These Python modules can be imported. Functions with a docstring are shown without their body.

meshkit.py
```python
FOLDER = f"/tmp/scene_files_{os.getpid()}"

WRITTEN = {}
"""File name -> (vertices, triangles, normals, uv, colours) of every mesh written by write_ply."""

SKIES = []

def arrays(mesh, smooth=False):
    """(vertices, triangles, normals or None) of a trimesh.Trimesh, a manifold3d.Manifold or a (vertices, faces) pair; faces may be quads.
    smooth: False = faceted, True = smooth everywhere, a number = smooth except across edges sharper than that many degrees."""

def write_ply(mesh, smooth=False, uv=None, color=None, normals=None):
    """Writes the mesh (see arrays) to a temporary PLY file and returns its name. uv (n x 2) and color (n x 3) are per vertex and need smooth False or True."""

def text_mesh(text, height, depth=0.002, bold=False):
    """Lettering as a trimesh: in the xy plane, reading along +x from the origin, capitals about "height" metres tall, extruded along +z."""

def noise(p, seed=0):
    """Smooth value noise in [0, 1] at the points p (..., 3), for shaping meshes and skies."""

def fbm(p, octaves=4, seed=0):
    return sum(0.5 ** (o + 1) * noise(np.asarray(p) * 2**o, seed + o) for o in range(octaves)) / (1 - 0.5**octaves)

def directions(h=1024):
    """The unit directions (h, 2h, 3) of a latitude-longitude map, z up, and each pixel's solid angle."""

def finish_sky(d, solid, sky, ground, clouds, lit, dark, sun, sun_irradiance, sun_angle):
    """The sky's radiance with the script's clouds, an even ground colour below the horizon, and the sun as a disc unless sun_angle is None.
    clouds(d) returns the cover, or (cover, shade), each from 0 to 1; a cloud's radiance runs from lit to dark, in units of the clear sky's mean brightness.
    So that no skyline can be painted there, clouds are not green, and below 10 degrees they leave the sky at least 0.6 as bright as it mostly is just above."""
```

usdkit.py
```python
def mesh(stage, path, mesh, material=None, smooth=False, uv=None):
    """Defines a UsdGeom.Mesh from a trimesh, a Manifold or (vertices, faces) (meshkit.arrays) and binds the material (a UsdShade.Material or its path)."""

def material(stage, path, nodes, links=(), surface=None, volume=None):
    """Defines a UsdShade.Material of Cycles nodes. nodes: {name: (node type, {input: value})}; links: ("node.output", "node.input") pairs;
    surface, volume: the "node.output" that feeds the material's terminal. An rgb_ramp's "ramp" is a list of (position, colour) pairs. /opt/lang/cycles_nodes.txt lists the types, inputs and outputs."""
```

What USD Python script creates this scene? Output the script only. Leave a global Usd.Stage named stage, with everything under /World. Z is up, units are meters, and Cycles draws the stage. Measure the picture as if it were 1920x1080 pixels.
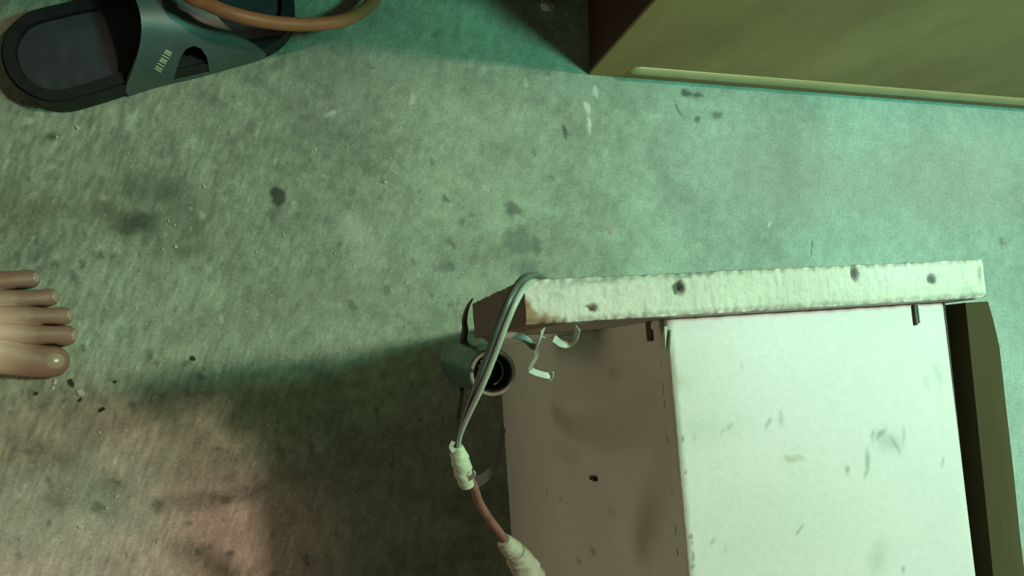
import math, numpy as np, trimesh, manifold3d as m3, shapely.geometry as sg
import usdkit, meshkit
from meshkit import fbm, noise
from pxr import Usd, UsdGeom, UsdLux, UsdShade, Gf, Sdf, Vt

stage = Usd.Stage.CreateInMemory()
UsdGeom.Xform.Define(stage, '/World')
rng = np.random.default_rng(7)

# ------------------------------------------------------------------ camera
F, NAD, CH = 1500.0, (600.0, 705.0), 0.75      # focal length in pixels, where straight down lies, height over the floor
n = np.array([NAD[0] - 960, 540 - NAD[1], -F]); n /= np.linalg.norm(n)
v = np.cross([0, 0, -1.0], n); c = -n[2]
K = np.array([[0, -v[2], v[1]], [v[2], 0, -v[0]], [-v[1], v[0], 0]])
R = np.eye(3) + K + K @ K / (1 + c)            # world -> camera
EYE = np.array([0, 0, CH])
cam = UsdGeom.Camera.Define(stage, '/World/camera')
M = np.eye(4); M[:3, :3] = R; M[3, :3] = EYE    # row vectors: rows of R are the camera's axes in the world
cam.AddTransformOp().Set(Gf.Matrix4d(*M.ravel().tolist()))
cam.CreateHorizontalApertureAttr(36.0); cam.CreateVerticalApertureAttr(20.25)
cam.CreateFocalLengthAttr(36.0 * F / 1920)
cam.CreateClippingRangeAttr((0.02, 100))
cam.CreateExposureAttr(0.2)


def ray(px, py):
    return R.T @ np.array([px - 960, 540 - py, -F])


def P(px, py, z=0.0):
    d = ray(px, py)
    return EYE + d * ((z - CH) / d[2])


# ------------------------------------------------------------------ lights
def sphere_light(name, pos, radius, color, intensity):
    l = UsdLux.SphereLight.Define(stage, '/World/' + name)
    l.AddTranslateOp().Set(Gf.Vec3d(*map(float, pos))); l.CreateRadiusAttr(radius)
    l.CreateColorAttr(Gf.Vec3f(*color)); l.CreateIntensityAttr(intensity); l.CreateNormalizeAttr(True)


LA = P(1600, 468); LA[2] = 0.88
sphere_light('work_lamp_light', LA, 0.05, (0.30, 1.0, 0.74), 4.3)
LB = P(940, 585) + np.array([1.20, 0.225, 0]); LB[2] = 2.45
sphere_light('ceiling_lamp_light', LB, 0.065, (1.0, 0.80, 0.60), 27.0)
LC = np.array([-.84, -.36, .19])
sphere_light('low_fill_light', LC, 0.18, (1.0, 0.90, 0.70), 1.2)  # unseen fill, added to lift the box side and the lower left
dome = UsdLux.DomeLight.Define(stage, '/World/room_ambient'); dome.CreateIntensityAttr(0.004); dome.CreateColorAttr(Gf.Vec3f(.9, 1, .85))

# ------------------------------------------------------------------ materials
LK = '/World/Looks/'
UsdGeom.Scope.Define(stage, '/World/Looks')


def lin(*c):
    c = np.array(c, float) / 255
    return tuple(np.where(c <= .04045, c / 12.92, ((c + .055) / 1.055) ** 2.4))


def noisy(name, a, b, scale=20, rough=0.6, detail=5, spec=0.4, bump=0.0, bscale=200, stretch=(1, 1, 1), extra=None):
    """two-tone noise in object space with an optional fine bump"""
    nodes = {'tc': ('texture_coordinate', {}), 'mp': ('mapping', {'scale': stretch}), 'n': ('noise_texture', {'scale': scale, 'detail': detail, 'roughness': .6}),
             'r': ('rgb_ramp', {'ramp': [(.3, a), (.7, b)]}), 'p': ('principled_bsdf', {'roughness': rough, 'specular_ior_level': spec, **(extra or {})})}
    links = [('tc.object', 'mp.vector'), ('mp.vector', 'n.vector'), ('n.fac', 'r.fac'), ('r.color', 'p.base_color')]
    if bump:
        nodes['n2'] = ('noise_texture', {'scale': bscale, 'detail': 3}); nodes['b'] = ('bump', {'strength': bump, 'distance': .001})
        links += [('mp.vector', 'n2.vector'), ('n2.fac', 'b.height'), ('b.normal', 'p.normal')]
    return usdkit.material(stage, LK + name, nodes, links, surface='p.BSDF')


def painted(name, rough=0.6, spec=0.3, bump=0.2, bscale=300, speck=0.25, sscale=700, extra=None):
    """colour comes from the mesh's own 'tint' (dirt, wear and chips of the surface), with fine grain over it"""
    nodes = {'a': ('attribute', {'attribute': 'tint'}), 'tc': ('texture_coordinate', {}), 'n': ('noise_texture', {'scale': sscale, 'detail': 3, 'roughness': .65}),
             'mr': ('map_range', {'from_min': .3, 'from_max': .7, 'to_min': 1 - speck, 'to_max': 1 + speck}),
             'm': ('mix', {'mix_type': 'multiply', 'fac': 1.0}), 'n2': ('noise_texture', {'scale': bscale, 'detail': 4}),
             'b': ('bump', {'strength': bump, 'distance': .001}), 'p': ('principled_bsdf', {'roughness': rough, 'specular_ior_level': spec, **(extra or {})})}
    links = [('tc.object', 'n.vector'), ('n.fac', 'mr.value'), ('a.color', 'm.color1'), ('mr.result', 'm.color2'), ('m.color', 'p.base_color'),
             ('tc.object', 'n2.vector'), ('n2.fac', 'b.height'), ('b.normal', 'p.normal')]
    return usdkit.material(stage, LK + name, nodes, links, surface='p.BSDF')


MAT = dict(
    concrete=painted('concrete', .62, .35, .4, 260, .18, 420),
    white_paint=painted('white_paint', .5, .35, .12, 300, .03, 260),
    rail_paint=painted('rail_paint', .6, .3, .4, 420, .06, 500),
    skin=painted('skin', .5, .4, .15, 900, .05, 900, {'subsurface_weight': .12, 'subsurface_scale': .004, 'subsurface_radius': (1, .35, .2)}),
    nail=noisy('nail', (.42, .29, .22), (.48, .34, .26), 60, .25, spec=.5),
    white_side=noisy('white_side', (.66, .62, .50), (.74, .70, .57), 14, .6, bump=.1),
    raw_wood=noisy('raw_wood', (.10, .062, .04), (.19, .115, .075), 40, .8, stretch=(1, 4, 1), bump=.3),
    olive_wood=noisy('olive_wood', (.062, .044, .022), (.088, .060, .030), 45, .9, spec=.1, stretch=(1, .12, 1), bump=.2),
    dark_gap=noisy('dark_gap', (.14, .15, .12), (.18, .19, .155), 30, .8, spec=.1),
    cabinet=noisy('cabinet', (.32, .185, .075), (.60, .38, .165), 7, .55, 7, .3, .12, 400, (1, 1, .45)),
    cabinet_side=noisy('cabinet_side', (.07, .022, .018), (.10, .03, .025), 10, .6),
    cabinet_trim_lit=noisy('cabinet_trim_lit', (.52, .44, .23), (.60, .52, .28), 30, .35, spec=.5),  # paler than the front: the highlight on the lip is put into the colour
    rubber=noisy('rubber', (.012, .014, .014), (.02, .022, .022), 60, .6, spec=.3, bump=.2, bscale=900),
    footbed=noisy('footbed', (.035, .04, .045), (.055, .062, .07), 70, .7, spec=.25, bump=.3, bscale=900),
    strap=noisy('strap', (.062, .105, .098), (.085, .135, .126), 50, .42, spec=.5, bump=.12, bscale=900),
    strap_logo=noisy('strap_logo', (.42, .45, .33), (.5, .52, .4), 90, .5),
    hose=noisy('hose', (.29, .105, .045), (.36, .14, .065), 30, .5, spec=.35),
    teal=noisy('teal', (.03, .085, .065), (.045, .11, .085), 60, .35, spec=.4),
    teal_dark=noisy('teal_dark', (.012, .018, .016), (.02, .027, .024), 60, .5),
    metal=usdkit.material(stage, LK + 'metal', {'p': ('principled_bsdf', {'base_color': (.6, .62, .56), 'metallic': .8, 'roughness': .35})}, surface='p.BSDF'),
    flex_dark=noisy('flex_dark', (.07, .08, .065), (.10, .115, .095), 120, .4, spec=.5),
    flex_pale=noisy('flex_pale', (.34, .37, .30), (.45, .48, .39), 120, .4, spec=.5),
    tape=noisy('tape', (.42, .44, .29), (.56, .57, .40), 160, .5, bump=.3, bscale=500),
    red_wire=noisy('red_wire', (.20, .075, .06), (.28, .11, .085), 120, .45),
    thin_wire=noisy('thin_wire', (.035, .032, .022), (.06, .055, .04), 120, .5),
    ribbon=noisy('ribbon', (.40, .42, .34), (.55, .57, .47), 200, .45),
    crumb=noisy('crumb', (.55, .56, .48), (.7, .7, .6), 400, .6),
    crumb_dark=noisy('crumb_dark', (.03, .032, .025), (.05, .052, .04), 400, .7),
    wall=noisy('wall', (.05, .06, .05), (.08, .09, .075), 3, .8),
    ceiling=noisy('ceiling', (.07, .07, .065), (.10, .10, .09), 3, .8),
    rust=noisy('rust', (.03, .03, .024), (.06, .05, .035), 300, .7),
)

# ------------------------------------------------------------------ helpers
USED = {}


def path(name, parent):
    base = (str(parent.GetPath()) if parent else '/World') + '/' + name
    k = USED.get(base, 0); USED[base] = k + 1
    return base if k == 0 else f'{base}_{k:03d}'


def tag(prim, label=None, category=None, group=None, kind=None):
    for k, val in (('label', label), ('category', category), ('group', group), ('kind', kind)):
        if val: prim.SetCustomDataByKey(k, val)
    return prim


def thing(name, label, category, loc=(0, 0, 0), rotz=0, group=None):
    x = UsdGeom.Xform.Define(stage, path(name, None))
    x.AddTranslateOp().Set(Gf.Vec3d(*map(float, loc)))
    if rotz: x.AddRotateZOp().Set(float(rotz))
    return tag(x.GetPrim(), label, category, group)


def local(parent, pts):
    """world points -> the thing's own frame"""
    m = np.array(UsdGeom.Xformable(parent).ComputeLocalToWorldTransform(0))
    q = np.c_[np.asarray(pts, float).reshape(-1, 3), np.ones(np.asarray(pts).size // 3)] @ np.linalg.inv(m)
    return q[:, :3]


def obj(name, mesh, mat, parent=None, smooth=False, tint=None, world=False, label=None, kind=None):
    v_, f_, n_ = meshkit.arrays(mesh, False)
    if world and parent: v_ = local(parent, v_)
    m = usdkit.mesh(stage, path(name, parent), trimesh.Trimesh(v_, f_, process=False), MAT[mat], smooth=smooth)
    if tint is not None:
        UsdGeom.PrimvarsAPI(m).CreatePrimvar('tint', Sdf.ValueTypeNames.Color3fArray, 'vertex').Set(Vt.Vec3fArray.FromNumpy(np.asarray(tint, np.float32)))
    return tag(m.GetPrim(), label, kind=kind)


def spline(pts, n=12):
    p = np.asarray(pts, float)
    p = np.vstack([2 * p[0] - p[1], p, 2 * p[-1] - p[-2]])
    out = []
    for i in range(1, len(p) - 2):
        t = np.linspace(0, 1, n, endpoint=False)[:, None]
        a, b, c_, d = p[i - 1], p[i], p[i + 1], p[i + 2]
        out.append(.5 * (2 * b + (c_ - a) * t + (2 * a - 5 * b + 4 * c_ - d) * t ** 2 + (3 * b - a - 3 * c_ + d) * t ** 3))
    return np.vstack(out + [p[-2][None]])


def frames(c_):
    t = np.gradient(c_, axis=0); t /= np.linalg.norm(t, axis=1, keepdims=True)
    up = np.array([0, 0, 1.0]) if abs(t[0][2]) < .9 else np.array([1.0, 0, 0])
    s = np.cross(t[0], up); s /= np.linalg.norm(s); S = []
    for k in range(len(c_)):
        s = s - t[k] * (s @ t[k]); s /= np.linalg.norm(s); S.append(s)
    S = np.array(S)
    return t, S, np.cross(S, t)


def tube(c_, r, k=10, flat=None):
    """closed tube along c_; r one radius or one per point; flat=(a, b) squeezes the section"""
    c_ = np.asarray(c_, float); t, S, U = frames(c_); r = np.broadcast_to(r, len(c_))
    a, b = flat or (1, 1)
    th = np.linspace(0, 2 * np.pi, k, endpoint=False)
    V = np.concatenate([c_[i] + r[i] * (a * np.cos(th)[:, None] * S[i] + b * np.sin(th)[:, None] * U[i]) for i in range(len(c_))] + [c_[:1], c_[-1:]])
    fs = []
    for i in range(len(c_) - 1):
        for j in range(k):
            q = i * k + j, i * k + (j + 1) % k, (i + 1) * k + (j + 1) % k, (i + 1) * k + j
            fs += [(q[0], q[2], q[1]), (q[0], q[3], q[2])]
    m = len(c_) * k
    for j in range(k):
        fs += [(m, j, (j + 1) % k), (m + 1, (len(c_) - 1) * k + (j + 1) % k, (len(c_) - 1) * k + j)]
    tm = trimesh.Trimesh(V, fs, process=False)
    if tm.volume < 0: tm.invert()
    return tm


def ribbon(c_, w, th, twist=0.0, up=None):
    """flat strip along c_"""
    c_ = np.asarray(c_, float); t, S, U = frames(c_)
    if up is not None:
        S = np.cross(t, up); S /= np.linalg.norm(S, axis=1, keepdims=True); U = np.cross(S, t)
    ang = np.linspace(0, twist, len(c_))[:, None]
    A = np.cos(ang) * S + np.sin(ang) * U; B = np.cross(A, t)
    V = np.stack([c_ + A * w / 2 + B * th / 2, c_ - A * w / 2 + B * th / 2, c_ - A * w / 2 - B * th / 2, c_ + A * w / 2 - B * th / 2], 1).reshape(-1, 3)
    fs = []
    for i in range(len(c_) - 1):
        for j in range(4):
            q = i * 4 + j, i * 4 + (j + 1) % 4, (i + 1) * 4 + (j + 1) % 4, (i + 1) * 4 + j
            fs += [(q[0], q[1], q[2]), (q[0], q[2], q[3])]
    e = (len(c_) - 1) * 4
    fs += [(0, 2, 1), (0, 3, 2), (e, e + 1, e + 2), (e, e + 2, e + 3)]
    tm = trimesh.Trimesh(V, fs, process=False)
    if tm.volume < 0: tm.invert()
    return tm


def box(lo, hi, bevel=0.0):
    lo, hi = np.array(lo, float), np.array(hi, float)
    b = trimesh.creation.box(bounds=[lo, hi])
    if bevel:
        pts = []
        for sx in (0, 1):
            for sy in (0, 1):
                for sz in (0, 1):
                    q = np.where([sx, sy, sz], hi, lo); s = np.where([sx, sy, sz], -1, 1) * bevel
                    for k in range(3):
                        w = s.copy(); w[k] = 0; pts.append(q + w)
        b = trimesh.convex.convex_hull(np.array(pts))
    return b


def dense_box(lo, hi, step, axis_top=2):
    """box whose faces carry a fine grid, for worn edges and painted marks"""
    lo, hi = np.array(lo, float), np.array(hi, float)
    V, Fc, off = [], [], 0
    for ax in range(3):
        a, b = (ax + 1) % 3, (ax + 2) % 3
        na, nb = max(2, int((hi[a] - lo[a]) / step[a]) + 1), max(2, int((hi[b] - lo[b]) / step[b]) + 1)
        A, B = np.meshgrid(np.linspace(lo[a], hi[a], na), np.linspace(lo[b], hi[b], nb), indexing='ij')
        for side in (0, 1):
            q = np.zeros((na * nb, 3)); q[:, a] = A.ravel(); q[:, b] = B.ravel(); q[:, ax] = (lo, hi)[side][ax]
            i = np.arange(na * nb).reshape(na, nb)
            f1 = np.stack([i[:-1, :-1], i[1:, :-1], i[1:, 1:]], -1).reshape(-1, 3); f2 = np.stack([i[:-1, :-1], i[1:, 1:], i[:-1, 1:]], -1).reshape(-1, 3)
            f = np.vstack([f1, f2])
            V.append(q); Fc.append((f if side else f[:, ::-1]) + off); off += len(q)
    tm = trimesh.Trimesh(np.vstack(V), np.vstack(Fc), process=False)
    tm.merge_vertices()
    return tm


def lathe(profile, k=40):
    return trimesh.creation.revolve(np.array(profile, float), sections=k)


def aim(mesh, origin, axis):
    """moves a mesh built along +z to an origin, its axis along 'axis'"""
    m = mesh.copy(); T = trimesh.geometry.align_vectors([0, 0, 1], np.asarray(axis, float) / np.linalg.norm(axis)); T[:3, 3] = origin
    m.apply_transform(T); return m


def blob(d, soft=.35):
    """1 inside a unit ellipse, falling off over 'soft'"""
    return np.clip((1 + soft - d) / (2 * soft), 0, 1) ** 1.5


# ------------------------------------------------------------------ room shell
C = P(1105, 140)                                   # foot of the cabinet's corner
X0, X1, Y0, Y1, ZC = -1.6, 2.1, -1.7, C[1] + .50, 2.6
xs = np.unique(np.round(np.r_[np.linspace(X0, -.36, 14), np.arange(-.36, .80, .0016), np.linspace(.80, X1, 14)], 5))
ys = np.unique(np.round(np.r_[np.linspace(Y0, -.24, 14), np.arange(-.24, .44, .0016), np.linspace(.44, Y1, 6)], 5))
GX, GY = np.meshgrid(xs, ys, indexing='ij')
pts = np.stack([GX.ravel(), GY.ravel(), np.zeros(GX.size)], 1)
q = pts / .001
warp = np.stack([fbm(pts / .02, 3, 11) - .5, fbm(pts / .02, 3, 12) - .5], 1) * .014 + np.stack([fbm(pts / .0045, 2, 13) - .5, fbm(pts / .0045, 2, 14) - .5], 1) * .008
wp = pts[:, :2] + warp
big = fbm(pts / .16, 4, 1); mid = fbm(pts / .035, 4, 2); fine = fbm(pts / .008, 3, 3)
val = 1 + .7 * (big - .5) + .40 * (mid - .5) + .5 * (fine - .5)
left = np.clip((.12 - pts[:, 0]) / .35, 0, 1)          # more walked-on, rougher and dirtier towards the left
# short scratches and scuffs, all trodden the same way
sc = np.stack([pts[:, 0] * np.cos(.3) - pts[:, 1] * np.sin(.3), pts[:, 0] * np.sin(.3) + pts[:, 1] * np.cos(.3)], 1)
st = noise(np.c_[sc[:, 0] / .0022, sc[:, 1] / .009, 0 * q[:, 2]], 21)
st2 = noise(np.c_[sc[:, 0] / .003, sc[:, 1] / .014, 0 * q[:, 2]], 22)
val *= 1 + (.12 + .34 * left) * (st - .5) + (.10 + .26 * left) * (st2 - .5)
val += np.clip(st - .80, 0, 1) * (.9 + 2.2 * left) * np.clip(mid * 2 - .7, 0, 1)
val -= np.clip(st2 - .82, 0, 1) * (.8 + 2.0 * left)
lit_right = np.clip((pts[:, 0] + .25 * (big - .5) + .08 * (mid - .5) - .14) / .46, 0, 1); lit_right = (lit_right * lit_right * (3 - 2 * lit_right))[:, None]     # cyan lamp light on the right of the floor, painted into the colour
lit_front = np.clip((-.035 - pts[:, 1] + .16 * (big - .5)) / .10, 0, 1) * np.clip((.05 - pts[:, 0]) / .08, 0, 1); lit_front = lit_front[:, None]      # warm lamp light at the front left, painted into the colour
col = np.array([.31, .36, .265]) * (1 - lit_right) + np.array([.42, .62, .56]) * lit_right
col = (col * (1 - lit_front) + np.array([.57, .47, .40]) * lit_front) * (1 + (val[:, None] - 1) * (1 - .45 * lit_right))


def mark(px, py, rx, ry, ang, color, amount, soft=.4, rag=1.0):
    """a stain at a place on the floor: centre, half sizes (in millimetres), turn, its own colour"""
    o = P(px, py)[:2]; d = pts[:, :2] + warp * rag - o; a = np.radians(ang)
    e = np.hypot((d[:, 0] * np.cos(a) + d[:, 1] * np.sin(a)) / (rx * .001), (-d[:, 0] * np.sin(a) + d[:, 1] * np.cos(a)) / (ry * .001))
    w = (blob(e, soft) * amount)[:, None]
    col[:] = col * (1 - w) + np.array(color) * w


DK, MD, LT = (.045, .055, .04), (.13, .15, .12), (.55, .57, .5)
for a in [  # broad dirt and worn patches, and painted light at the lower left
    (250, 400, 66, 28, -12, (.17, .18, .115), .42, .8), (330, 370, 36, 14, -25, (.11, .13, .085), .42, .6), (245, 350, 13, 9, -20, (.10, .11, .07), .45, .6), (310, 355, 12, 10, 10, (.10, .115, .075), .45, .6), (360, 430, 16, 8, 30, (.11, .12, .08), .45, .6), (345, 465, 20, 9, 0, (.12, .13, .085), .45, .7), (190, 395, 12, 8, 0, (.12, .12, .08), .45, .6), (250, 420, 18, 12, 0, (.055, .075, .055), .85, .5),
    (60, 400, 60, 22, 0, (.18, .17, .10), .5, .9), (340, 225, 11, 16, 10, (.42, .44, .33), .6, .5), (660, 430, 15, 15, 0, (.48, .5, .42), .55, .6),
    (700, 480, 12, 17, 20, (.45, .47, .38), .4, .7), (640, 200, 25, 15, 10, (.45, .47, .42), .3, .8), (870, 220, 24, 14, -20, (.5, .53, .48), .3, .8),
    (110, 980, 95, 46, 0, (.52, .50, .41), .5, .9), (110, 860, 22, 12, 0, (.2, .2, .15), .5, .7), (115, 925, 13, 10, 0, (.17, .17, .13), .6, .6),  # the first, large patch paints lamp light onto the lower left
    (430, 600, 50, 18, 10, (.24, .24, .17), .4, .9), (640, 560, 45, 22, 5, (.25, .24, .17), .35, .9), (240, 790, 24, 9, 12, (.2, .21, .15), .5, .8),
    (1500, 330, 150, 55, 0, (.42, .43, .4), .5, .9), (1800, 330, 90, 60, 0, (.44, .45, .42), .5, .9), (700, 90, 60, 30, 0, (.3, .32, .26), .4, .9),
    (520, 368, 8, 9, 0, DK, .93, .25, .35), (505, 400, 8, 5, 40, MD, .5, .5), (965, 390, 12, 7, -25, (.1, .12, .09), .75, .35), (972, 455, 19, 15, 10, (.12, .15, .12), .7, .45),
    (1010, 462, 6, 9, 15, (.12, .14, .11), .7, .4), (985, 505, 15, 9, 0, (.13, .18, .16), .7, .4), (840, 455, 5, 7, 20, (.17, .19, .14), .6, .5),
    (848, 503, 6, 5, 0, (.13, .16, .13), .7, .4), (826, 503, 8, 5, 0, (.14, .17, .13), .6, .4), (870, 418, 5, 4, 0, MD, .5, .5), (890, 485, 6, 7, 10, (.2, .22, .16), .5, .6),
    (930, 480, 16, 12, 0, (.2, .22, .17), .5, .7), (834, 374, 3, 4.5, 20, MD, .8, .4), (812, 300, 2.5, 3.5, 0, MD, .7, .4), (1058, 248, 2.5, 8, 15, DK, .8, .4, .4),
    (1004, 283, 3, 4, 0, MD, .6, .5), (1031, 333, 3, 3, 0, MD, .6, .5), (1290, 176, 9, 4.5, -15, (.05, .07, .055), .85, .4, .5), (1310, 180, 5, 4, -10, (.05, .07, .055), .8, .4, .5),
    (1345, 215, 7, 4.5, 0, (.1, .13, .11), .75, .5, .5), (1310, 224, 4, 4.5, 0, (.08, .1, .085), .75, .4, .5), (1272, 205, 1.5, 8, 25, MD, .8, .4, .4), (1032, 140, 2, 3, 0, MD, .5, .5),
    (98, 256, 5, 4.5, 0, DK, .75, .5, .5), (190, 475, 5, 4, 30, DK, .6, .5), (60, 222, 4.5, 4, 0, LT, .85, .5), (195, 322, 5, 4, 0, LT, .5, .6), (55, 366, 4, 3, 0, LT, .5, .6),
    (135, 422, 4, 3, 0, LT, .4, .5), (775, 182, 4, 4, 20, (.6, .62, .55), .8, .35), (622, 215, 3, 4, 30, (.6, .62, .55), .7, .4), (990, 158, 3, 5, 20, (.62, .64, .58), .7, .4),
    (1100, 200, 3, 7, 14, (.72, .74, .7), .95, .3, .4), (1104, 232, 2.5, 9, 14, (.72, .74, .7), .9, .3, .4), (1120, 172, 2.5, 8, 12, (.68, .7, .66), .85, .3, .4),
    (916, 130, 2, 4, 15, (.6, .62, .55), .6, .4), (957, 305, 1.5, 4.5, 10, (.6, .62, .55), .6, .4), (1146, 433, 5, 4.5, 0, (.36, .24, .15), .6, .6), (1090, 420, 3.5, 4, 0, MD, .4, .5),
    (1523, 465, .8, 10, -3, MD, .9, .4, .3), (1880, 452, 4, 7, 30, MD, .6, .5), (1578, 340, 4, 4, 0, (.55, .57, .53), .5, .5), (1445, 420, 1.2, 4, -10, (.75, .77, .72), .8, .4, .3),
    (408, 845, 6, 5, 0, (.14, .13, .1), .6, .5), (415, 930, 8, 6, 20, (.15, .14, .11), .7, .5), (425, 895, 7, 5, 0, (.17, .16, .12), .5, .6), (298, 953, 5, 5, 0, (.14, .14, .11), .6, .5),
    (178, 962, 5, 4, 0, (.13, .13, .1), .6, .5), (205, 915, 14, 9, 0, (.17, .17, .13), .55, .6), (70, 885, 10, 6, 0, (.2, .2, .16), .4, .6), (385, 1020, 5, 4, 0, (.2, .18, .14), .5, .6),
    (352, 940, 3, 3, 0, MD, .5, .5), (598, 843, 3.5, 3, 0, (.55, .5, .42), .8, .4, .4), (350, 680, 6, 4, 15, (.13, .15, .11), .6, .5), (120, 395, 6, 3, 0, MD, .4, .6), (400, 300, 6, 4, 0, MD, .4, .5),
    (556, 240, 12, 8, 0, (.19, .23, .2), .5, .7), (760, 480, 3, 5, 10, MD, .5, .5), (695, 120, 4, 3, 0, MD, .6, .4), (672, 235, 3, 3, 0, MD, .6, .4), (820, 60, 3, 3, 0, MD, .5, .5)]:
    mark(*a)
k = rng.random((260, 4))                                 # countless small specks of the worn cement
for i in range(260):
    X_ = 20 + 900 * k[i, 0] ** 1.2; Y_ = 220 + 860 * k[i, 1]
    r_ = (1.1 + 1.9 * k[i, 2] ** 2) * (.75 if i % 5 < 2 else 1.1)
    mark(X_, Y_, r_, r_ * (1 + 1.3 * k[i, 3]), 15, LT if i % 5 < 2 else MD, .4 + .35 * k[i, 3], .4, .6)
col = np.clip(col, .02, .8)
pts[:, 2] = -.0005 + .0007 * (fbm(pts / .006, 3, 5) - .5) + .0005 * (mid - .5)
nx, ny = len(xs), len(ys); idx = np.arange(nx * ny).reshape(nx, ny)
ff = np.vstack([np.stack([idx[:-1, :-1], idx[1:, :-1], idx[1:, 1:]], -1).reshape(-1, 3), np.stack([idx[:-1, :-1], idx[1:, 1:], idx[:-1, 1:]], -1).reshape(-1, 3)])
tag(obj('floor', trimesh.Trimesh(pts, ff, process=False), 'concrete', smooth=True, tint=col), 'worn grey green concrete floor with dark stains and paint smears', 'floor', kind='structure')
for nm, lo, hi, mt in (('wall_back', (X0, Y1, 0), (X1, Y1 + .1, ZC), 'wall'), ('wall_front', (X0, Y0 - .1, 0), (X1, Y0, ZC), 'wall'),
                       ('wall_left', (X0 - .1, Y0, 0), (X0, Y1, ZC), 'wall'), ('wall_right', (X1, Y0, 0), (X1 + .1, Y1, ZC), 'wall'),
                       ('ceiling', (X0, Y0, ZC), (X1, Y1, ZC + .1), 'ceiling')):
    tag(obj(nm, box(lo, hi), mt), ('plain green ' + nm.split('_')[0] + ' of the room, ' + nm.replace('_', ' ')) if 'wall' in nm else 'plain pale ceiling of the room', nm.split('_')[0], kind='structure')

# ------------------------------------------------------------------ cabinet
cw, cd, chh = 1.25, .45, 1.15
t = thing('cabinet', 'tall olive cabinet with a dark maroon side and a pale ledge strip near the floor', 'cabinet', C)


def on_front(px, py):
    d = ray(px, py); return (EYE + d * ((C[1] - EYE[1]) / d[1])) - C


ZL = (on_front(1185, 128)[2] + on_front(1900, 190)[2]) / 2
xl, xg = on_front(1185, 128)[0], on_front(1800, 178)[0]
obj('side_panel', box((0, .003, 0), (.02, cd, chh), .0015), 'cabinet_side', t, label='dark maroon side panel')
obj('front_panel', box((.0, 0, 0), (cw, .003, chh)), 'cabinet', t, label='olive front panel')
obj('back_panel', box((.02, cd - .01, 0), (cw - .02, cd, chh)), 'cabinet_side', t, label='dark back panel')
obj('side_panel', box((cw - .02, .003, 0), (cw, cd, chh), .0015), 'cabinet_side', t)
obj('top_panel', box((0, 0, chh), (cw, cd, chh + .02), .002), 'cabinet', t)
for a, b in ((xl, xg - .0012), (xg + .0012, cw - .02)):
    prof = trimesh.creation.capsule(height=b - a, radius=.0085, count=[24, 24])
    prof.apply_transform(trimesh.transformations.rotation_matrix(np.pi / 2, [0, 1, 0])); prof.apply_scale((1, .45, 1)); prof.apply_translation((a - prof.bounds[0][0], 0, ZL))
    obj('ledge_strip', prof, 'cabinet_trim_lit', t, smooth=True, label='rounded ledge strip with its highlight painted pale')

# ------------------------------------------------------------------ wooden box
HB = .385
O = P(1250, 610, HB); O[2] = 0
ANG = 3.4
ca, sa = np.cos(np.radians(ANG)), np.sin(np.radians(ANG))


def uv(px, py, z):
    d = P(px, py, z) - O
    return np.array([d[0] * ca + d[1] * sa, -d[0] * sa + d[1] * ca, z])


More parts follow.
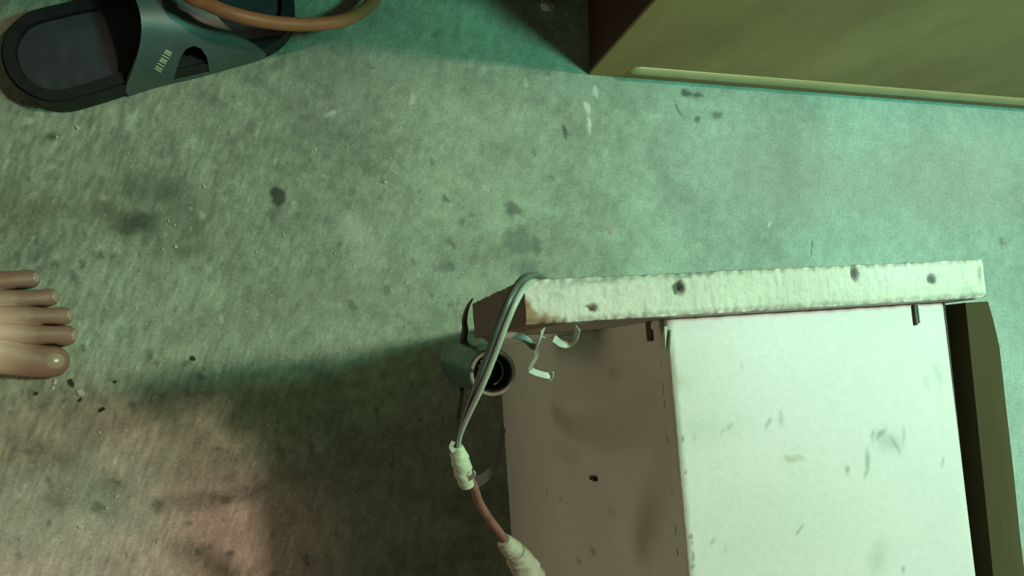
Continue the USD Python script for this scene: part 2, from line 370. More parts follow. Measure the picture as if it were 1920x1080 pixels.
bx = thing('wooden_box', 'white painted upright wooden box with a thick chipped rail across its top', 'box', O, ANG)
uR0, uR1 = uv(1783, 575, HB)[0], uv(1838, 1075, HB)[0]
uR = uR0
LV = .26                                                  # how far the box runs towards the viewer
pt_ = .012
zr1 = HB + .013                                           # top of the rail
ra, rb_ = uv(985, 618, zr1), uv(1852, 553, zr1)
r0, r1 = uv(988, 528, zr1), uv(1840, 479, zr1)
vn, vf = (ra[1] + rb_[1]) / 2, (r0[1] + r1[1]) / 2
ul, ur = ra[0], rb_[0]
zr0 = .272
# top panel with its dirt
tp = dense_box((0, -LV, HB - pt_), (uR, vn - .0001, HB), (.0011, .0011, .004))
V = tp.vertices.copy()
e = np.minimum(np.minimum(V[:, 0], uR - V[:, 0]), .006)
nz = fbm(V / .004, 3, 31)
chip = (V[:, 0] < .0005) & (V[:, 2] > HB - .003)
V[:, 0] *= 1 + (V[:, 1] / -.13) * (uR1 - uR0) / uR0
V[:, 0] += np.where(V[:, 0] < 1e-6, .0016 * np.clip(nz - .5, 0, 1) * 2, 0)
V[:, 2] -= np.where((V[:, 2] > HB - 1e-6), 0 * V[:, 0] + .0010 * np.clip(1 - V[:, 0] / .003, 0, 1) * (nz * 1.4) + .006 * np.clip(1 - (uR - V[:, 0]) / .008, 0, 1) ** 2, 0)
V[:, 2] -= .0012 * np.clip(1 - np.maximum(V[:, 0], 0) / .0022, 0, 1) ** 2 * (V[:, 2] - HB + pt_) / pt_
tc = np.ones((len(V), 1)) * np.array([.72, .585, .60]) * (1 + .10 * (fbm(V / .05, 3, 32) - .5) + .05 * (fbm(V / .008, 3, 33) - .5))[:, None]
wv = np.stack([fbm(V / .008, 3, 34) - .5, fbm(V / .008, 3, 35) - .5], 1) * .006


def bmark(px, py, rx, ry, ang, color, amount, soft=.5, z=HB, rag=1.0):
    o = uv(px, py, z)[:2]; d = V[:, :2] + wv * rag - o; a = np.radians(ang)
    e_ = np.hypot((d[:, 0] * np.cos(a) + d[:, 1] * np.sin(a)) / (rx * .001), (-d[:, 0] * np.sin(a) + d[:, 1] * np.cos(a)) / (ry * .001))
    w = (blob(e_, soft) * amount)[:, None]; tc[:] = tc * (1 - w) + np.array(color) * w


GR, BR = (.22, .25, .19), (.42, .27, .15)
for a in [(1668, 828, 9, 6, -30, GR, .38, .6), (1655, 815, 1.2, 4, -30, GR, .7), (1680, 835, 1.5, 6, 25, GR, .6), (1697, 815, 1, 5, -5, GR, .4), (1640, 822, 1.2, 4, -20, GR, .5),
          (1625, 860, 1.5, 5, -10, GR, .6), (1590, 883, 1.7, 2.2, 0, GR, .75), (1622, 880, 1, 5, -10, GR, .5), (1490, 860, 6.5, 2, 0, BR, .5), (1476, 857, 2, 1.6, 0, BR, .4),
          (1440, 792, 1, 2, -25, GR, .6), (1464, 785, 1.6, 4, -10, GR, .4), (1372, 803, 1.2, 2, -20, GR, .6), (1357, 812, .7, 2, -25, GR, .6), (1305, 822, 1, 2, 0, GR, .4),
          (1498, 996, .8, 2.4, -25, GR, .9, .4), (1336, 1010, 1.2, 2.2, -20, GR, .7), (1360, 1025, 1.5, 2, 0, GR, .4), (1645, 1050, 5, 9, -20, (.4, .4, .3), .5, .7),
          (1260, 712, 5, 4, 0, BR, .45, .7), (1280, 715, 5, 4, 0, BR, .3, .8), (1310, 810, 22, 7, 0, (.44, .44, .33), .35, .9), (1430, 1010, 60, 30, 0, (.55, .53, .41), .4, .9),
          (1767, 870, .8, 3, -20, GR, .5), (1735, 720, 2, 5, 0, GR, .2), (1760, 700, 2, 6, 0, GR, .25), (1697, 1065, 1.5, 2, 0, GR, .6), (1500, 850, .6, 2, 0, GR, .3),
          (1285, 700, 28, 60, 0, (.47, .47, .36), .3, .9), (1670, 600, 40, 6, 4, (.5, .52, .42), .2, .9), (1395, 690, 1, 2, 0, GR, .3)]:
    bmark(*a)
sb_ = np.clip(1 - (V[:, 0] - .0010) / .0008, 0, 1)[:, None]
tc = tc * (1 - sb_) + np.array([.68, .64, .53]) * sb_
for py, h_ in ((822, 1.6), (885, .8), (1005, 1.3), (1018, .7), (1045, 2.4), (1062, 1.0)):     # nicks along the left arris
    bmark(1250 + (py - 610) * .085 + 12, py, .8, h_, -8, (.16, .165, .12), .75, .35, rag=.3)
tp.vertices = V
obj('top_panel', tp, 'white_paint', bx, smooth=True, tint=tc, label='bright white top panel with smudges')
sp = dense_box((0.0004, -LV, 0), (.012, vn - .0001, HB - pt_ - .0002), (.006, .0015, .0015))
V = sp.vertices.copy()
tc = np.ones((len(V), 1)) * np.array([.68, .64, .53]) * (1 + .16 * (fbm(V / .06, 3, 36) - .5) + .06 * (fbm(V / .006, 3, 37) - .5))[:, None]


def on_side(px, py):
    e_, d = EYE - O, ray(px, py); nn__ = np.array([ca, sa, 0]); t__ = -(e_ @ nn__) / (d @ nn__); w__ = e_ + d * t__
    return np.array([w__[0] * ca + w__[1] * sa, -w__[0] * sa + w__[1] * ca, w__[2]])


for px, py, ry, rz, am in ((1025, 921, 1.6, 4, .5), (1050, 935, 1.6, 5, .5), (1111, 1034, 3, 6, .55), (1084, 1052, 2.2, 6, .6), (1145, 960, 5, 10, .2), (1150, 700, 4, 12, .25), (1060, 850, 8, 30, .12)):
    o = on_side(px, py); e_ = np.hypot((V[:, 1] - o[1]) / (ry * .001), (V[:, 2] - o[2]) / (rz * .001))
    w = (blob(e_, .5) * am)[:, None]; tc[:] = tc * (1 - w) + np.array([.2, .2, .14]) * w
obj('side_panel', sp, 'white_paint', bx, smooth=False, tint=tc, label='cream side panel facing the dark')
o = on_side(1115, 897)
obj('nail', box((-.0022, o[1] - .0013, o[2] - .0045), (.0006, o[1] + .0013, o[2] + .0045), .0005), 'rust', bx, label='small rusty nail in the side panel')
obj('back_panel', box((.0006, vn + .0001, 0), (uR - .002, vf - .0004, zr0 - .0002), .0003), 'white_side', bx)
obj('front_panel', box((.0125, -LV, 0), (uR - .002, -LV + .012, HB - pt_ - .0002)), 'white_side', bx)
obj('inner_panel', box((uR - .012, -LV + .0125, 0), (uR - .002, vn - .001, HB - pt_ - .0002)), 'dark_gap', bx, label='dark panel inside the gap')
# olive side board: bowed outer edge
ob = [uv(x, y, HB - .004)[:2] for x, y in ((1851, 556), (1862, 598), (1874, 650), (1886, 760), (1900, 880), (1912, 1000), (1922, 1080))]
gi0, gi1 = uv(1820, 560, HB), uv(1873, 1075, HB)
inner = [(gi0[0], vn - .001), (gi0[0] + (gi1[0] - gi0[0]) / (gi0[1] - gi1[1]) * (gi0[1] + LV), -LV)]
poly = sg.Polygon([inner[0]] + [(a, min(b, vn - .001)) for a, b in ob] + [(ob[-1][0] + .004, -LV), inner[1]])
brd = trimesh.creation.extrude_polygon(poly, HB - .004 - .03); brd.apply_translation((0, 0, .03))
obj('side_board', brd, 'olive_wood', bx, smooth=30, label='bare olive brown side board with a bowed edge')
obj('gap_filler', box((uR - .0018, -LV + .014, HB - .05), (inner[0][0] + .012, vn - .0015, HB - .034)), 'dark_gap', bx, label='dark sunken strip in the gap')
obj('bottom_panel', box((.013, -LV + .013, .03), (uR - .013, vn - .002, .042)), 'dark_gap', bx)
# rail: a board on edge
rl = dense_box((ul, vn, zr0), (ur, vf, zr1), (.0009, .0009, .003))
V = rl.vertices.copy()
nz = fbm(V / .006, 3, 41); nz2 = fbm(V / .0025, 2, 42)
edge = np.minimum(V[:, 1] - vn, vf - V[:, 1]); top = V[:, 2] > zr1 - 1e-6
V[:, 2] -= np.where(top, .0026 * np.clip(1 - edge / .003, 0, 1) * np.clip(1.9 * nz2 + nz - .7, .1, 2) + .0005 * (nz2 - .5), 0)
V[:, 1] += np.where((edge < 1e-6) & ((V[:, 2] > HB + .004) | (V[:, 1] > (vn + vf) / 2)), np.sign(vn + vf - 2 * V[:, 1]) * .0012 * nz * (.3 + nz2), 0)
V[:, 0] += np.where(V[:, 0] < ul + 1e-6, .0015 * nz, 0) - np.where(V[:, 0] > ur - 1e-6, .0015 * nz, 0)
tc = np.ones((len(V), 1)) * np.array([.68, .58, .51]) * (1 + .25 * (fbm(V / .03, 3, 43) - .5) + .12 * (nz2 - .5))[:, None]
V0, wv = rl.vertices.copy(), np.stack([nz - .5, nz2 - .5], 1) * .005
grain = noise(V * [900, 120, 120], 44)[:, None]
gr2 = noise(V * [420, 40, 60], 46)[:, None]; tc *= 1 -   .3 * np.clip(grain - .60, 0, 1) * 2 - .15 * np.clip(gr2 - .62, 0, 1) * 2
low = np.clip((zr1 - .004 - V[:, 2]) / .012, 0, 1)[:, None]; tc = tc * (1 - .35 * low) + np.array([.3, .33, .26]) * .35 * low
V_, V = V, V0
HOLE = []
for (px, py, rx, ry, ang) in ((1110, 577, 2.2, 1.6, -20), (1273, 541, 2.6, 3.0, 0), (1601, 512, 1.7, 4.2, -4), (1746, 524, 2.3, 2.2, 0)):
    o = uv(px, py, zr1)[:2]; a = np.radians(ang)
    d = V[:, :2] - o; HOLE.append((o, rx, ry))
    e_ = np.hypot((d[:, 0] * np.cos(a) + d[:, 1] * np.sin(a)) / (rx * .001), (-d[:, 0] * np.sin(a) + d[:, 1] * np.cos(a)) / (ry * .001))
    V_[:, 2] -= np.where(top, .0035 * np.clip(1.25 - e_, 0, 1), 0)
HD = (.08, .1, .075)
for a in [(1110, 577, 2.6, 1.7, -20, (.06, .055, .03), .95, .35), (1273, 541, 2.6, 3.3, 0, HD, .95, .3), (1274, 518, 1.6, 4, 0, (.2, .22, .17), .7, .5), (1601, 512, 1.9, 4.4, -4, (.22, .25, .2), .85, .35),
          (1609, 515, .5, 3, -5, HD, .8, .4), (1746, 524, 2.5, 2.3, 0, (.12, .14, .11), .9, .45), (1837, 515, 1.4, 5, 0, (.2, .2, .14), .7, .5), (1810, 483, 1, 3, -15, HD, .7, .5),
          (1048, 555, 3, 3, 0, (.4, .42, .33), .6, .7), (1815, 545, 8, 3, 0, (.4, .42, .34), .5, .7), (1395, 520, 6, 5, 0, (.55, .57, .46), .5, .8), (1250, 565, 3, 6, 0, (.5, .52, .42), .4, .8),
          (1690, 510, 32, 8, 4, (.78, .60, .66), .6, .9), (1130, 525, 30, 1.6, 4, (.22, .26, .2), .6, .7), (1320, 512, 22, 1.6, 4, (.22, .26, .2), .6, .7),
          (984, 584, 5, 8.5, 15, (.34, .165, .10), .97, .25), (998, 604, 9.5, 6, -14, (.34, .175, .105), .97, .25), (1016, 612, 11, 4.5, 4, (.36, .22, .13), .92, .3), (1028, 612, 5, 1.6, 4, (.3, .22, .14), .7, .4)]:
    bmark(*a, z=zr1)
endf = V[:, 0] < ul + 1e-6
tc[endf] = np.array([.13, .085, .06]) * (1 + .5 * (fbm(V[endf] * [1, 1, .3] / .004, 3, 45) - .5))[:, None]
V = V_; rl.vertices = V
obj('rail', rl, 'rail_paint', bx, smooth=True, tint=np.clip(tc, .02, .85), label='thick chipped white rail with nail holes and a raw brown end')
# splinters and nails under the rail, a dark slot and a painted glint
for px, py, w_, l_, h_ in ((1243, 634, .0024, .011, .005), (1251, 640, .0010, .011, .006)):
    o = uv(px, py, HB)
    s = trimesh.convex.convex_hull([(o[0] - w_ / 2, o[1] - l_ / 2, HB - .001), (o[0] + w_ / 2, o[1] - l_ / 2, HB - .001), (o[0] + w_ / 2, o[1] + l_ / 2, HB - .001), (o[0] - w_ * .4, o[1] + l_ / 2, HB + h_), (o[0] + w_ * .3, o[1] + l_ / 2, HB + h_), (o[0], o[1] - l_ / 2, HB + .002)])
    obj('splinter_and_glint', s, 'ribbon', bx, label='pale sliver painted in as the highlight beside the nail')
o = uv(1230, 634, HB)
obj('corner_slot_shade', box((o[0] - .0008, vn - .0105, HB - .010), (o[0] + .0008, vn - .0005, HB - .0040), .0005), 'thin_wire', bx, label='dark box painted in for the slot at the corner')  # dark box stands for the shade inside a slot
o = uv(1714, 588, HB)
obj('nail', box((o[0] - .0009, vn - .0115, HB - .001), (o[0] + .0008, vn - .0006, HB + .0016), .0004), 'thin_wire', bx, label='dark flat nail against the rail')
obj('splinter_and_glint', box((o[0] + .0016, vn - .0105, HB - .001), (o[0] + .0027, vn - .0008, HB + .0014), .0003), 'ribbon', bx, label='pale sliver painted in as the highlight beside the nail')  # pale sliver stands for the highlight next to the nail

# ------------------------------------------------------------------ lamp holder
mouth, base = P(924, 699, .285), P(876, 676, .19)
lh = thing('lamp_holder', 'dark teal plastic lamp holder with an open round mouth beside the box rail', 'lamp holder', base)
ax = mouth - base; Lh = np.linalg.norm(ax)
rm, rbs = .0125, .0190
prof = [(0, 0), (rbs, 0), (rbs, .006), (rbs * .93, .012), (rbs * .86, Lh * .30), (rbs * .80, Lh * .55), (rm * 1.25, Lh * .72), (rm * 1.14, Lh * .80), (rm * 1.14, Lh * .98), (rm * 1.06, Lh), (rm * .9, Lh), (rm * .86, Lh * .97), (rm * .86, Lh * .66), (0, Lh * .66)]
obj('body', aim(lathe(prof, 48), base, ax), 'teal', lh, smooth=35, world=True)
obj('socket', aim(lathe([(0, Lh * .665), (rm * .8, Lh * .665), (rm * .8, Lh * .7), (rm * .4, Lh * .72), (0, Lh * .72)], 32), base, ax), 'teal_dark', lh, smooth=35, world=True, label='dark inside of the mouth')
un_ = ax / Lh
side = np.cross(un_, [0, 0, 1.0]); side /= np.linalg.norm(side); oth = np.cross(side, un_)
for k_, (s1, s2) in enumerate(((.35, .15), (-.3, -.25))):
    q_ = base + un_ * Lh * .71 + side * rm * s1 + oth * rm * s2
    obj('contact_pin', aim(trimesh.creation.capsule(height=.010, radius=.0024, count=[16, 16]), q_, un_), 'metal', lh, smooth=40, world=True)
ring = lambda r_, z_, a0, a1, w_: tube(np.array([base + un_ * z_ + r_ * (np.cos(a) * side + np.sin(a) * oth) for a in np.linspace(a0, a1, 30)]), w_, 8)
obj('retaining_ring', ring(rm * 1.02, Lh * 1.0, 0, 2 * np.pi * .97, .0011), 'flex_pale', lh, smooth=60, world=True, label='pale rim of the mouth')  # ring paler than the teal body
obj('spring', ring(rm * .66, Lh * .9, .6, 4.2, .0007), 'metal', lh, smooth=60, world=True)
hb = [P(868, 640, .215), P(872, 618, .235), P(871, 600, .25), P(876, 578, .262), P(886, 560, .272)]
obj('lead_wire', tube(spline(hb, 8), np.r_[np.linspace(.0026, .0018, 16), np.linspace(.0018, .0006, 17)], 10), 'thin_wire', lh, smooth=60, world=True, label='stiff dark lead sticking up')

# ------------------------------------------------------------------ cable
fp = [(1030, 535, .335), (1008, 523, .375), (986, 527, .413), (965, 556, .424), (944, 603, .424), (921, 665, .418), (897, 727, .41), (876, 777, .40), (863, 815, .392), (859, 840, .386)]
cc = spline([P(*a) for a in fp], 10)
cb = thing('electric_cable', 'grey twin flex taped to a red wire hanging over the end of the white rail', 'cable', cc[-1])
t_, S_, U_ = frames(cc)
view = EYE - cc; view /= np.linalg.norm(view, axis=1, keepdims=True)
sd = np.cross(t_, view); sd /= np.linalg.norm(sd, axis=1, keepdims=True)          # across the flat of the flex
if sd[40] @ (P(960, 640, .42) - P(900, 640, .42)) < 0: sd = -sd
wd = np.interp(np.linspace(0, 1, len(cc)), [0, .25, .6, .8, 1], [.0015, .0017, .0016, .0012, .0010])
tw = np.interp(np.linspace(0, 1, len(cc)), [0, .62, .86, 1], [0, 0.1, 1.3, 1.7])[:, None]
nn = np.cross(t_, sd); off = np.cos(tw) * sd + np.sin(tw) * nn
obj('flex', tube(cc - off * wd[:, None] * .85, wd, 10), 'flex_dark', cb, smooth=60, world=True, label='dark grey core of the twin flex')
obj('flex', tube(cc + off * wd[:, None] * .85, wd * .92, 10), 'flex_pale', cb, smooth=60, world=True, label='pale grey core of the twin flex')


def wrap(name, pts_, r, seed, mat='tape'):
    c_ = spline(pts_, 14); m = tube(c_, np.interp(np.linspace(0, 1, len(c_)), np.linspace(0, 1, len(r)), r), 22)
    v_ = m.vertices.copy(); k_ = 22
    th = np.tile(np.arange(k_) / k_, len(c_)); ln = np.repeat(np.linspace(0, 1, len(c_)), k_)
    ridge = ((ln * 4.2 + th) % 1.0)
    cen = np.repeat(c_, k_, 0); d = v_[:len(th)] - cen
    v_[:len(th)] = cen + d * (1 + .16 * ridge + .35 * (fbm(v_[:len(th)] / .004, 2, seed) - .5))[:, None]
    m.vertices = v_
    return obj(name, m, mat, cb, smooth=45, world=True)


wrap('tape_wrap', [P(857, 836, .387), P(862, 858, .384), P(869, 885, .381), P(876, 911, .378)], [.0022, .0036, .0040, .0038, .0030], 51)
obj('tape_flap', ribbon(spline([P(852, 846, .389), P(846, 838, .391), P(850, 828, .392)], 6), .002, .0004, .6), 'ribbon', cb, world=True)
obj('tape_flap', ribbon(spline([P(876, 900, .383), P(886, 893, .386), P(890, 884, .388)], 6), .002, .0004, .5), 'ribbon', cb, world=True)
obj('red_wire', tube(spline([P(880, 893, .38), P(890, 918, .374), P(900, 945, .366), P(918, 974, .356), P(938, 1000, .346), P(952, 1022, .338)], 8), .0021, 10), 'red_wire', cb, smooth=60, world=True, label='dull red wire between the two taped joints')
MAT['pink_tape'] = noisy('pink_tape', (.36, .28, .22), (.46, .37, .29), 160, .55, bump=.3, bscale=500)
wrap('tape_wrap', [P(944, 1012, .342), P(954, 1024, .337), P(966, 1036, .332)], [.0032, .0046, .0044], 52, 'pink_tape')
wrap('tape_wrap', [P(966, 1034, .333), P(976, 1052, .327), P(990, 1075, .32), P(1004, 1098, .312)], [.0050, .0064, .0070, .0066], 53, 'pink_tape')
obj('loose_wire', tube(spline([P(866, 730, .25), P(862, 765, .24), P(858, 800, .26), P(853, 838, .36)], 10), .0016, 8), 'thin_wire', cb, smooth=60, world=True, label='thin dark loose wire')
obj('loose_wire', ribbon(spline([P(892, 905, .36), P(912, 892, .30), P(928, 868, .24), P(938, 838, .20), P(944, 800, .17)], 10), .006, .0006, .4), 'thin_wire', cb, world=True)

# ------------------------------------------------------------------ frayed strips below the rail
st_ = thing('plastic_strip', 'pale kinked plastic strip dangling beside the lamp holder mouth', 'strip', P(1010, 650, .37))
obj('band', ribbon(spline([P(938, 628, .372), P(965, 629, .374), P(985, 636, .376), P(1003, 652, .376), P(1011, 640, .382), P(1018, 618, .39)], 8), .0034, .0005, .5), 'ribbon', st_, world=True)
obj('band', ribbon(spline([P(1020, 632, .384), P(1006, 652, .376), P(1006, 668, .372), P(998, 682, .369), P(993, 693, .366)], 8), .0019, .0005, .3), 'ribbon', st_, world=True)
obj('band', ribbon(spline([P(993, 693, .366), P(1006, 699, .364), P(1020, 703, .362), P(1031, 705, .361)], 6), .0030, .0005, .2), 'ribbon', st_, world=True)
obj('band', tube(spline([P(1037, 698, .363), P(1036, 706, .361), P(1031, 713, .359)], 6), .0006, 8), 'ribbon', st_, world=True)
tag(obj('plastic_curl', ribbon(spline([P(1038, 634, .385), P(1052, 644, .381), P(1066, 645, .38), P(1078, 634, .384), P(1084, 615, .392)], 8), .0034, .0005, .3), 'ribbon'),
    'pale curled plastic strip hooked under the rail, right of the kinked one', 'strip')

# ------------------------------------------------------------------ slipper
heel, toe = P(28, 148), P(549, 10)
dr = toe - heel; LS = np.linalg.norm(dr); yaw = math.atan2(dr[1], dr[0])
sl = thing('slide_sandal', 'dark rubber slide sandal with a wide teal grey strap under the orange hose', 'sandal', heel, math.degrees(yaw))
ss = .5 - .5 * np.cos(np.linspace(0, np.pi, 90))
hw = .0425 * np.sqrt(np.clip(1 - np.clip(1 - ss / .17, 0, 1) ** 2.1, 0, 1)) * np.sqrt(np.clip(1 - np.clip((ss - .80) / .20, 0, 1) ** 2.2, 0, 1)) * (1 - .05 * np.exp(-((ss - .42) / .12) ** 2))
outline = sg.Polygon(np.r_[np.c_[ss * LS, hw], np.c_[ss[::-1] * LS, -hw[::-1]][1:-1]]).buffer(.004, quad_segs=8).buffer(-.004, quad_segs=8)


def ext(poly, z0, z1):
    m = trimesh.creation.extrude_polygon(poly, z1 - z0); m.apply_translation((0, 0, z0)); return m


def man(tm):
    return m3.Manifold(m3.Mesh(np.asarray(tm.vertices, np.float32), np.asarray(tm.faces, np.uint32)))


def tri(mf):
    k_ = mf.to_mesh(); return trimesh.Trimesh(k_.vert_properties[:, :3], k_.tri_verts, process=False)


inn = outline.buffer(-.011)
sole = man(ext(outline.buffer(-.0025), .0, .004)) + man(ext(outline, .003, .024)) + man(ext(outline.buffer(-.002), .023, .027)) - man(ext(inn, .019, .05))
obj('sole', tri(sole), 'rubber', sl, smooth=30, label='black rubber sole with a raised rim')
fb = ext(inn.buffer(-.0004), .012, .021)
obj('footbed', tri(man(fb)), 'footbed', sl, smooth=30, label='dark slate footbed')
# strap: an arch over the sole, open at both ends
NT, NS = 48, 24
th = np.linspace(-.12, np.pi + .12, NT)


def arch(offs):
    G = []
    for a in th:
        top_ = max(np.sin(a), 0)
        s0 = .33 + .155 * top_ ** 1.1; s1 = .835 - .135 * top_ ** 1.3
        row = []
        for b in np.linspace(0, 1, NS):
            s = s0 + (s1 - s0) * b
            w_ = np.interp(s, ss, hw) - .001 + offs
            hgt = (.062 - .017 * b) + offs
            row.append((s * LS, -np.cos(a) * w_ * (1 + .03 * np.sin(a)), .012 + hgt * np.sign(np.sin(a)) * abs(np.sin(a)) ** .75))
        G.append(row)
    return np.array(G)


Go, Gi = arch(.0018), arch(-.0018)
Vv = np.vstack([Go.reshape(-1, 3), Gi.reshape(-1, 3)]); id_ = np.arange(NT * NS).reshape(NT, NS); nn_ = NT * NS; fs = []
for i in range(NT - 1):
    for j in range(NS - 1):
        a, b, c_, d = id_[i, j], id_[i + 1, j], id_[i + 1, j + 1], id_[i, j + 1]
        fs += [(a, b, c_), (a, c_, d), (a + nn_, c_ + nn_, b + nn_), (a + nn_, d + nn_, c_ + nn_)]
rim = [id_[i, 0] for i in range(NT)] + [id_[-1, j] for j in range(1, NS)] + [id_[i, -1] for i in range(NT - 2, -1, -1)] + [id_[0, j] for j in range(NS - 2, 0, -1)]
for a, b in zip(rim, rim[1:] + rim[:1]):
    fs += [(b, a, a + nn_), (b, a + nn_, b + nn_)]
stp = trimesh.Trimesh(Vv, fs, process=False)
if stp.volume < 0: stp.invert()
solid = man(stp)
dpx = [(326, 150), (330, 132), (338, 108), (349, 92), (363, 86), (378, 92), (388, 108), (392, 130), (391, 150)]
cut = local(sl, [P(x, y, .125) for x, y in dpx] + [P(x, y, .008) for x, y in dpx])
cutter = man(trimesh.convex.convex_hull(cut))
strap_m = tri(solid - cutter) if solid.status() == m3.Error.NoError and not solid.is_empty() else stp
obj('strap', strap_m, 'strap', sl, smooth=40, label='teal grey moulded strap with a rounded side opening')
# worn small lettering on the strap, too blurred to read: eight short strokes
inv = np.linalg.inv(np.array(UsdGeom.Xformable(sl).ComputeLocalToWorldTransform(0)))


def on_strap(px, py):
    o_ = local(sl, [EYE])[0]; d_ = local(sl, [EYE + ray(px, py)])[0] - o_
    hit = strap_m.ray.intersects_location([o_], [d_])[0]
    return hit[np.argmin(np.linalg.norm(hit - o_, axis=1))] if len(hit) else None


glyph = []
for i in range(8):
    f_ = i / 7; cx, cy = 295 + 21 * f_, 131 - 35 * f_
    strokes = [[(-6, -3), (6, 4)]] if i % 3 else [[(-6, -3), (6, 4)], [(-4, -5), (7, 1)]]
    for a, b in strokes:
        p1, p2 = on_strap(cx + a[0], cy + a[1]), on_strap(cx + b[0], cy + b[1])
        if p1 is not None and p2 is not None: glyph.append(tube(np.array([p1, (p1 + p2) / 2 + [0, -.0002, .0003], p2]), .0008, 6))
if glyph: obj('strap_logo', trimesh.util.concatenate(glyph), 'strap_logo', sl, smooth=60, label='worn pale lettering on the strap')

# ------------------------------------------------------------------ orange hose
hp = [(250, -130, .012), (300, -70, .04), (345, -14, .092), (390, 8, .098), (430, 24, .097), (480, 37, .090), (540, 45, .078), (600, 45, .066), (650, 36, .055), (690, 12, .043), (715, -25, .030), (735, -80, .014), (760, -150, .008)]
tag(obj('rubber_hose', tube(spline([P(*a) for a in hp], 10), .0058, 16), 'hose', smooth=60), 'dull orange rubber hose curving over the slide sandal', 'hose')

# ------------------------------------------------------------------ foot
def sph(p, r, n_=20):
    s = m3.Manifold.sphere(r, n_); return s.translate([float(x) for x in p])


def bone(a, ra_, b, rb2): return m3.Manifold.batch_hull([sph(a, ra_), sph(b, rb2)])


def chain(pts_, rs):
    return [bone(pts_[i], rs[i], pts_[i + 1], rs[i + 1]) for i in range(len(pts_) - 1)]


toes = [  # root, knuckle, middle, tip in the photograph's frame with heights; radii
    dict(p=[(-45, 652, .026), (28, 668, .0205), (70, 677, .0150), (98, 678, .0128)], r=[.0190, .0156, .0136, .0130]),
    dict(p=[(-35, 622, .030), (55, 627, .024), (98, 628, .017), (124, 629, .0095)], r=[.0130, .0092, .0072, .0087]),
    dict(p=[(-45, 595, .028), (48, 593, .023), (92, 592, .016), (117, 592, .0092)], r=[.0125, .0086, .0068, .0081]),
    dict(p=[(-55, 568, .025), (20, 562, .022), (64, 559, .015), (91, 558, .0088)], r=[.0120, .0085, .0067, .0078]),
    dict(p=[(-75, 543, .021), (-12, 529, .018), (30, 524, .014), (56, 523, .0085)], r=[.0120, .0090, .0072, .0079])]
webs = [[(40, 655), (52, 629)], [(60, 626), (62, 594)], [(50, 592), (42, 563)], [(28, 560), (10, 531)]]   # where the skin between two toes ends
parts = []
ankle, heel_f = P(-395, 600, .085), P(-440, 607, .030)
for tq in toes:
    w_ = [P(x, y, z) for x, y, z in tq['p']]
    parts += chain(w_, tq['r'])
    mt_ = w_[0]; mid_ = ankle * .55 + mt_ * .45; mid_[2] = max(mid_[2], .055) if tq is not toes[0] else .058
    parts += [bone(mt_, tq['r'][0], mid_, .022), bone(mid_, .022, ankle, .032)]
roots = [P(*tq['p'][0]) for tq in toes]
for a, b, ra_, rb2 in zip(roots, roots[1:], [t_['r'][0] for t_ in toes], [t_['r'][0] for t_ in toes[1:]]): parts.append(bone(a, ra_, b, rb2))
for k_, (a, b) in enumerate(webs):
    qa, qb = P(a[0] - 34, a[1], .014), P(b[0] - 34, b[1], .014)
    parts.append(m3.Manifold.batch_hull([sph(qa, .0085), sph(qb, .0080), sph(roots[k_], .012), sph(roots[k_ + 1], .0115)]))
parts += [bone(heel_f, .030, ankle, .032), bone(heel_f, .030, P(-90, 560, .018), .016), bone(heel_f, .028, P(-70, 650, .022), .020), bone(ankle, .033, ankle + [-.01, 0, .14], .036), bone(ankle + [-.01, 0, .14], .036, ankle + [-.03, 0, .30], .050), bone(ankle + [-.03, 0, .30], .050, ankle + [-.03, 0, .40], .048)]
ft = m3.Manifold.batch_boolean(parts, m3.OpType.Add).refine_to_length(.0024)
ft = tri(ft); ft = trimesh.smoothing.filter_taubin(ft, lamb=.5, nu=.53, iterations=14)
ft.vertices[:, 2] = np.where(ft.vertices[:, 2] < .0008, .0003, ft.vertices[:, 2])
# nail beds sit on the toe tips
person = thing('person', 'bare left foot of a person standing on the concrete, toes pointing right', 'person', P(60, 610))
fv = np.array(ft.vertices)
td = np.min([np.linalg.norm(fv - P(*tq['p'][k_]), axis=1) for tq in toes for k_ in (2, 3)], axis=0)
wt = np.clip((.036 - td) / .022, 0, 1)[:, None]
fv[:] += ft.vertex_normals * (.0016 * (fbm(fv / [.03, .008, .02], 2, 63) - .5))[:, None]
sk = np.array([.82, .55, .41]) * (1 - wt) + np.array([.33, .185, .13]) * wt  # instep skin paled to carry the lamp light; toes keep their own tone
sk = sk * (1 + .22 * (fbm(fv / .012, 3, 61) - .5))[:, None]
ft.vertices = fv
obj('body', ft, 'skin', person, smooth=True, tint=sk, world=True)
for i, tq in enumerate(toes):
    a, b = P(*tq['p'][2]), P(*tq['p'][3]); r_ = tq['r'][3]
    d = (b - a) / np.linalg.norm(b - a); up = np.array([0, 0, 1.0]) - d * d[2]; up /= np.linalg.norm(up); sd_ = np.cross(d, up)
    s = trimesh.creation.icosphere(3, 1.0); V1 = s.vertices
    lx, ly, lz = ((r_ * .64, r_ * .60, r_ * .30) if i == 0 else (r_ * .50, r_ * .56, r_ * .26))
    cpt = b + up * r_ * .70 + d * r_ * (.10 if i == 0 else .38)
    tilt = .12 if i == 0 else .55
    d2 = d * np.cos(tilt) - up * np.sin(tilt); u2 = up * np.cos(tilt) + d * np.sin(tilt)
    s.vertices = cpt + V1[:, :1] * lx * d2 + V1[:, 1:2] * ly * sd_ + V1[:, 2:] * lz * u2
    obj('toenail', s, 'nail', person, smooth=True, world=True)

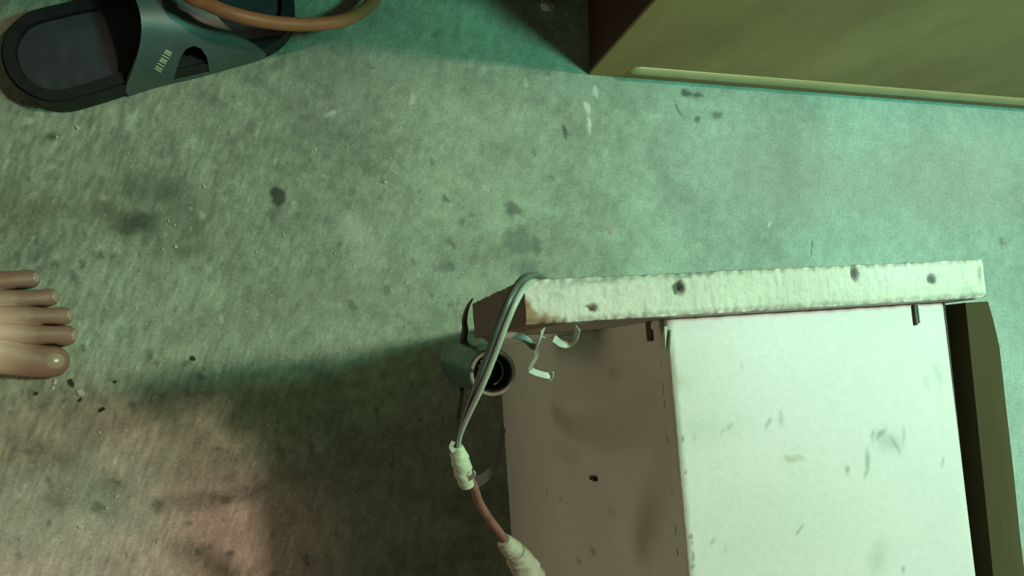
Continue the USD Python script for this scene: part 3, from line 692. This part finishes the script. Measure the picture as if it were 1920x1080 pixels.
# ------------------------------------------------------------------ crumbs, grit and a scrap
def crumb(p, r, seed, flat=.5):
    s = trimesh.creation.icosphere(1, r); g = np.random.default_rng(seed)
    v_ = s.vertices * (1 + .55 * (g.random((len(s.vertices), 1)) - .5)) * [1 + .6 * g.random(), .8, flat]
    a = g.random() * 6.28; v_ = v_ @ np.array([[np.cos(a), np.sin(a), 0], [-np.sin(a), np.cos(a), 0], [0, 0, 1]])
    return trimesh.Trimesh(v_ + p + [0, 0, r * flat * .75], s.faces, process=False)


pale = [(152, 736, 3.2), (104, 716, 1.8), (100, 728, 1.6), (290, 745, 1.6), (145, 240, 1.7), (383, 350, 1.4), (232, 825, 1.3), (152, 988, 2.0), (260, 900, 1.6), (220, 930, 1.7), (297, 1013, 1.7), (187, 810, 1.2), (236, 807, 1.2), (330, 462, 1.3), (388, 948, 1.2), (200, 952, 1.3)]
PALE = {0: 'largest pale plaster flake, lying just below the big toe', 3: 'pale plaster crumb on the edge of the box shadow, right of the foot', 4: 'pale plaster crumb just below the sandal heel',
        5: 'pale plaster crumb right of the big dark floor stain', 7: 'pale plaster crumb near the front left corner of the visible floor', 13: 'pale plaster crumb below right of the big dark floor stain'}
for i, (x, y, r_) in enumerate(pale):
    tag(obj('plaster_crumb', crumb(P(x, y), r_ * .001, 100 + i), 'crumb'), PALE.get(i, 'small pale plaster crumb on the concrete in front of the foot'), 'crumb', None if i in PALE else 'pale crumbs in front of the foot')
for i, (x, y, r_, lb) in enumerate([(134, 718, 2.4, 'largest dark dirt crumb, touching the floor just below the big toe'), (191, 768, 2.2, 'dark dirt crumb farthest below the toes, right of the pale flake'),
                                    (216, 716, 1.5, 'small dark dirt crumb to the right of the big toe'), (68, 738, 1.4, 'small dark dirt crumb below the side of the big toe'),
                                    (150, 750, 1.4, 'tiny dark dirt crumb tucked under the largest pale flake'), (362, 672, 2.2, 'lone dark dirt crumb at the upper edge of the box shadow')]):
    tag(obj('dirt_crumb', crumb(P(x, y), r_ * .001, 200 + i), 'crumb_dark'), lb, 'crumb')
gr = []
for i in range(170):
    x, y = 15 + 760 * rng.random() ** 1.15, 225 + 840 * rng.random()
    if y > 690 and x > 520: continue
    if x < 150 and 490 < y < 720: continue
    gr.append(crumb(P(x, y), .0005 + .0006 * rng.random() ** 2, 300 + i))
tag(obj('grit', trimesh.util.concatenate(gr), 'crumb'), 'fine pale grit scattered over the left of the concrete floor', 'grit', kind='stuff')
scr = trimesh.creation.icosphere(3, 1.0); w_ = scr.vertices; scr.vertices = w_ * (1 + .9 * (fbm(w_ * 1.7, 3, 71) - .5))[:, None] * [.007, .006, .005] + P(1026, 10, .0055)
tag(obj('paper_scrap', scr, 'crumb', smooth=25), 'tiny crumpled pale paper scrap in the shadow beside the cabinet', 'paper scrap')
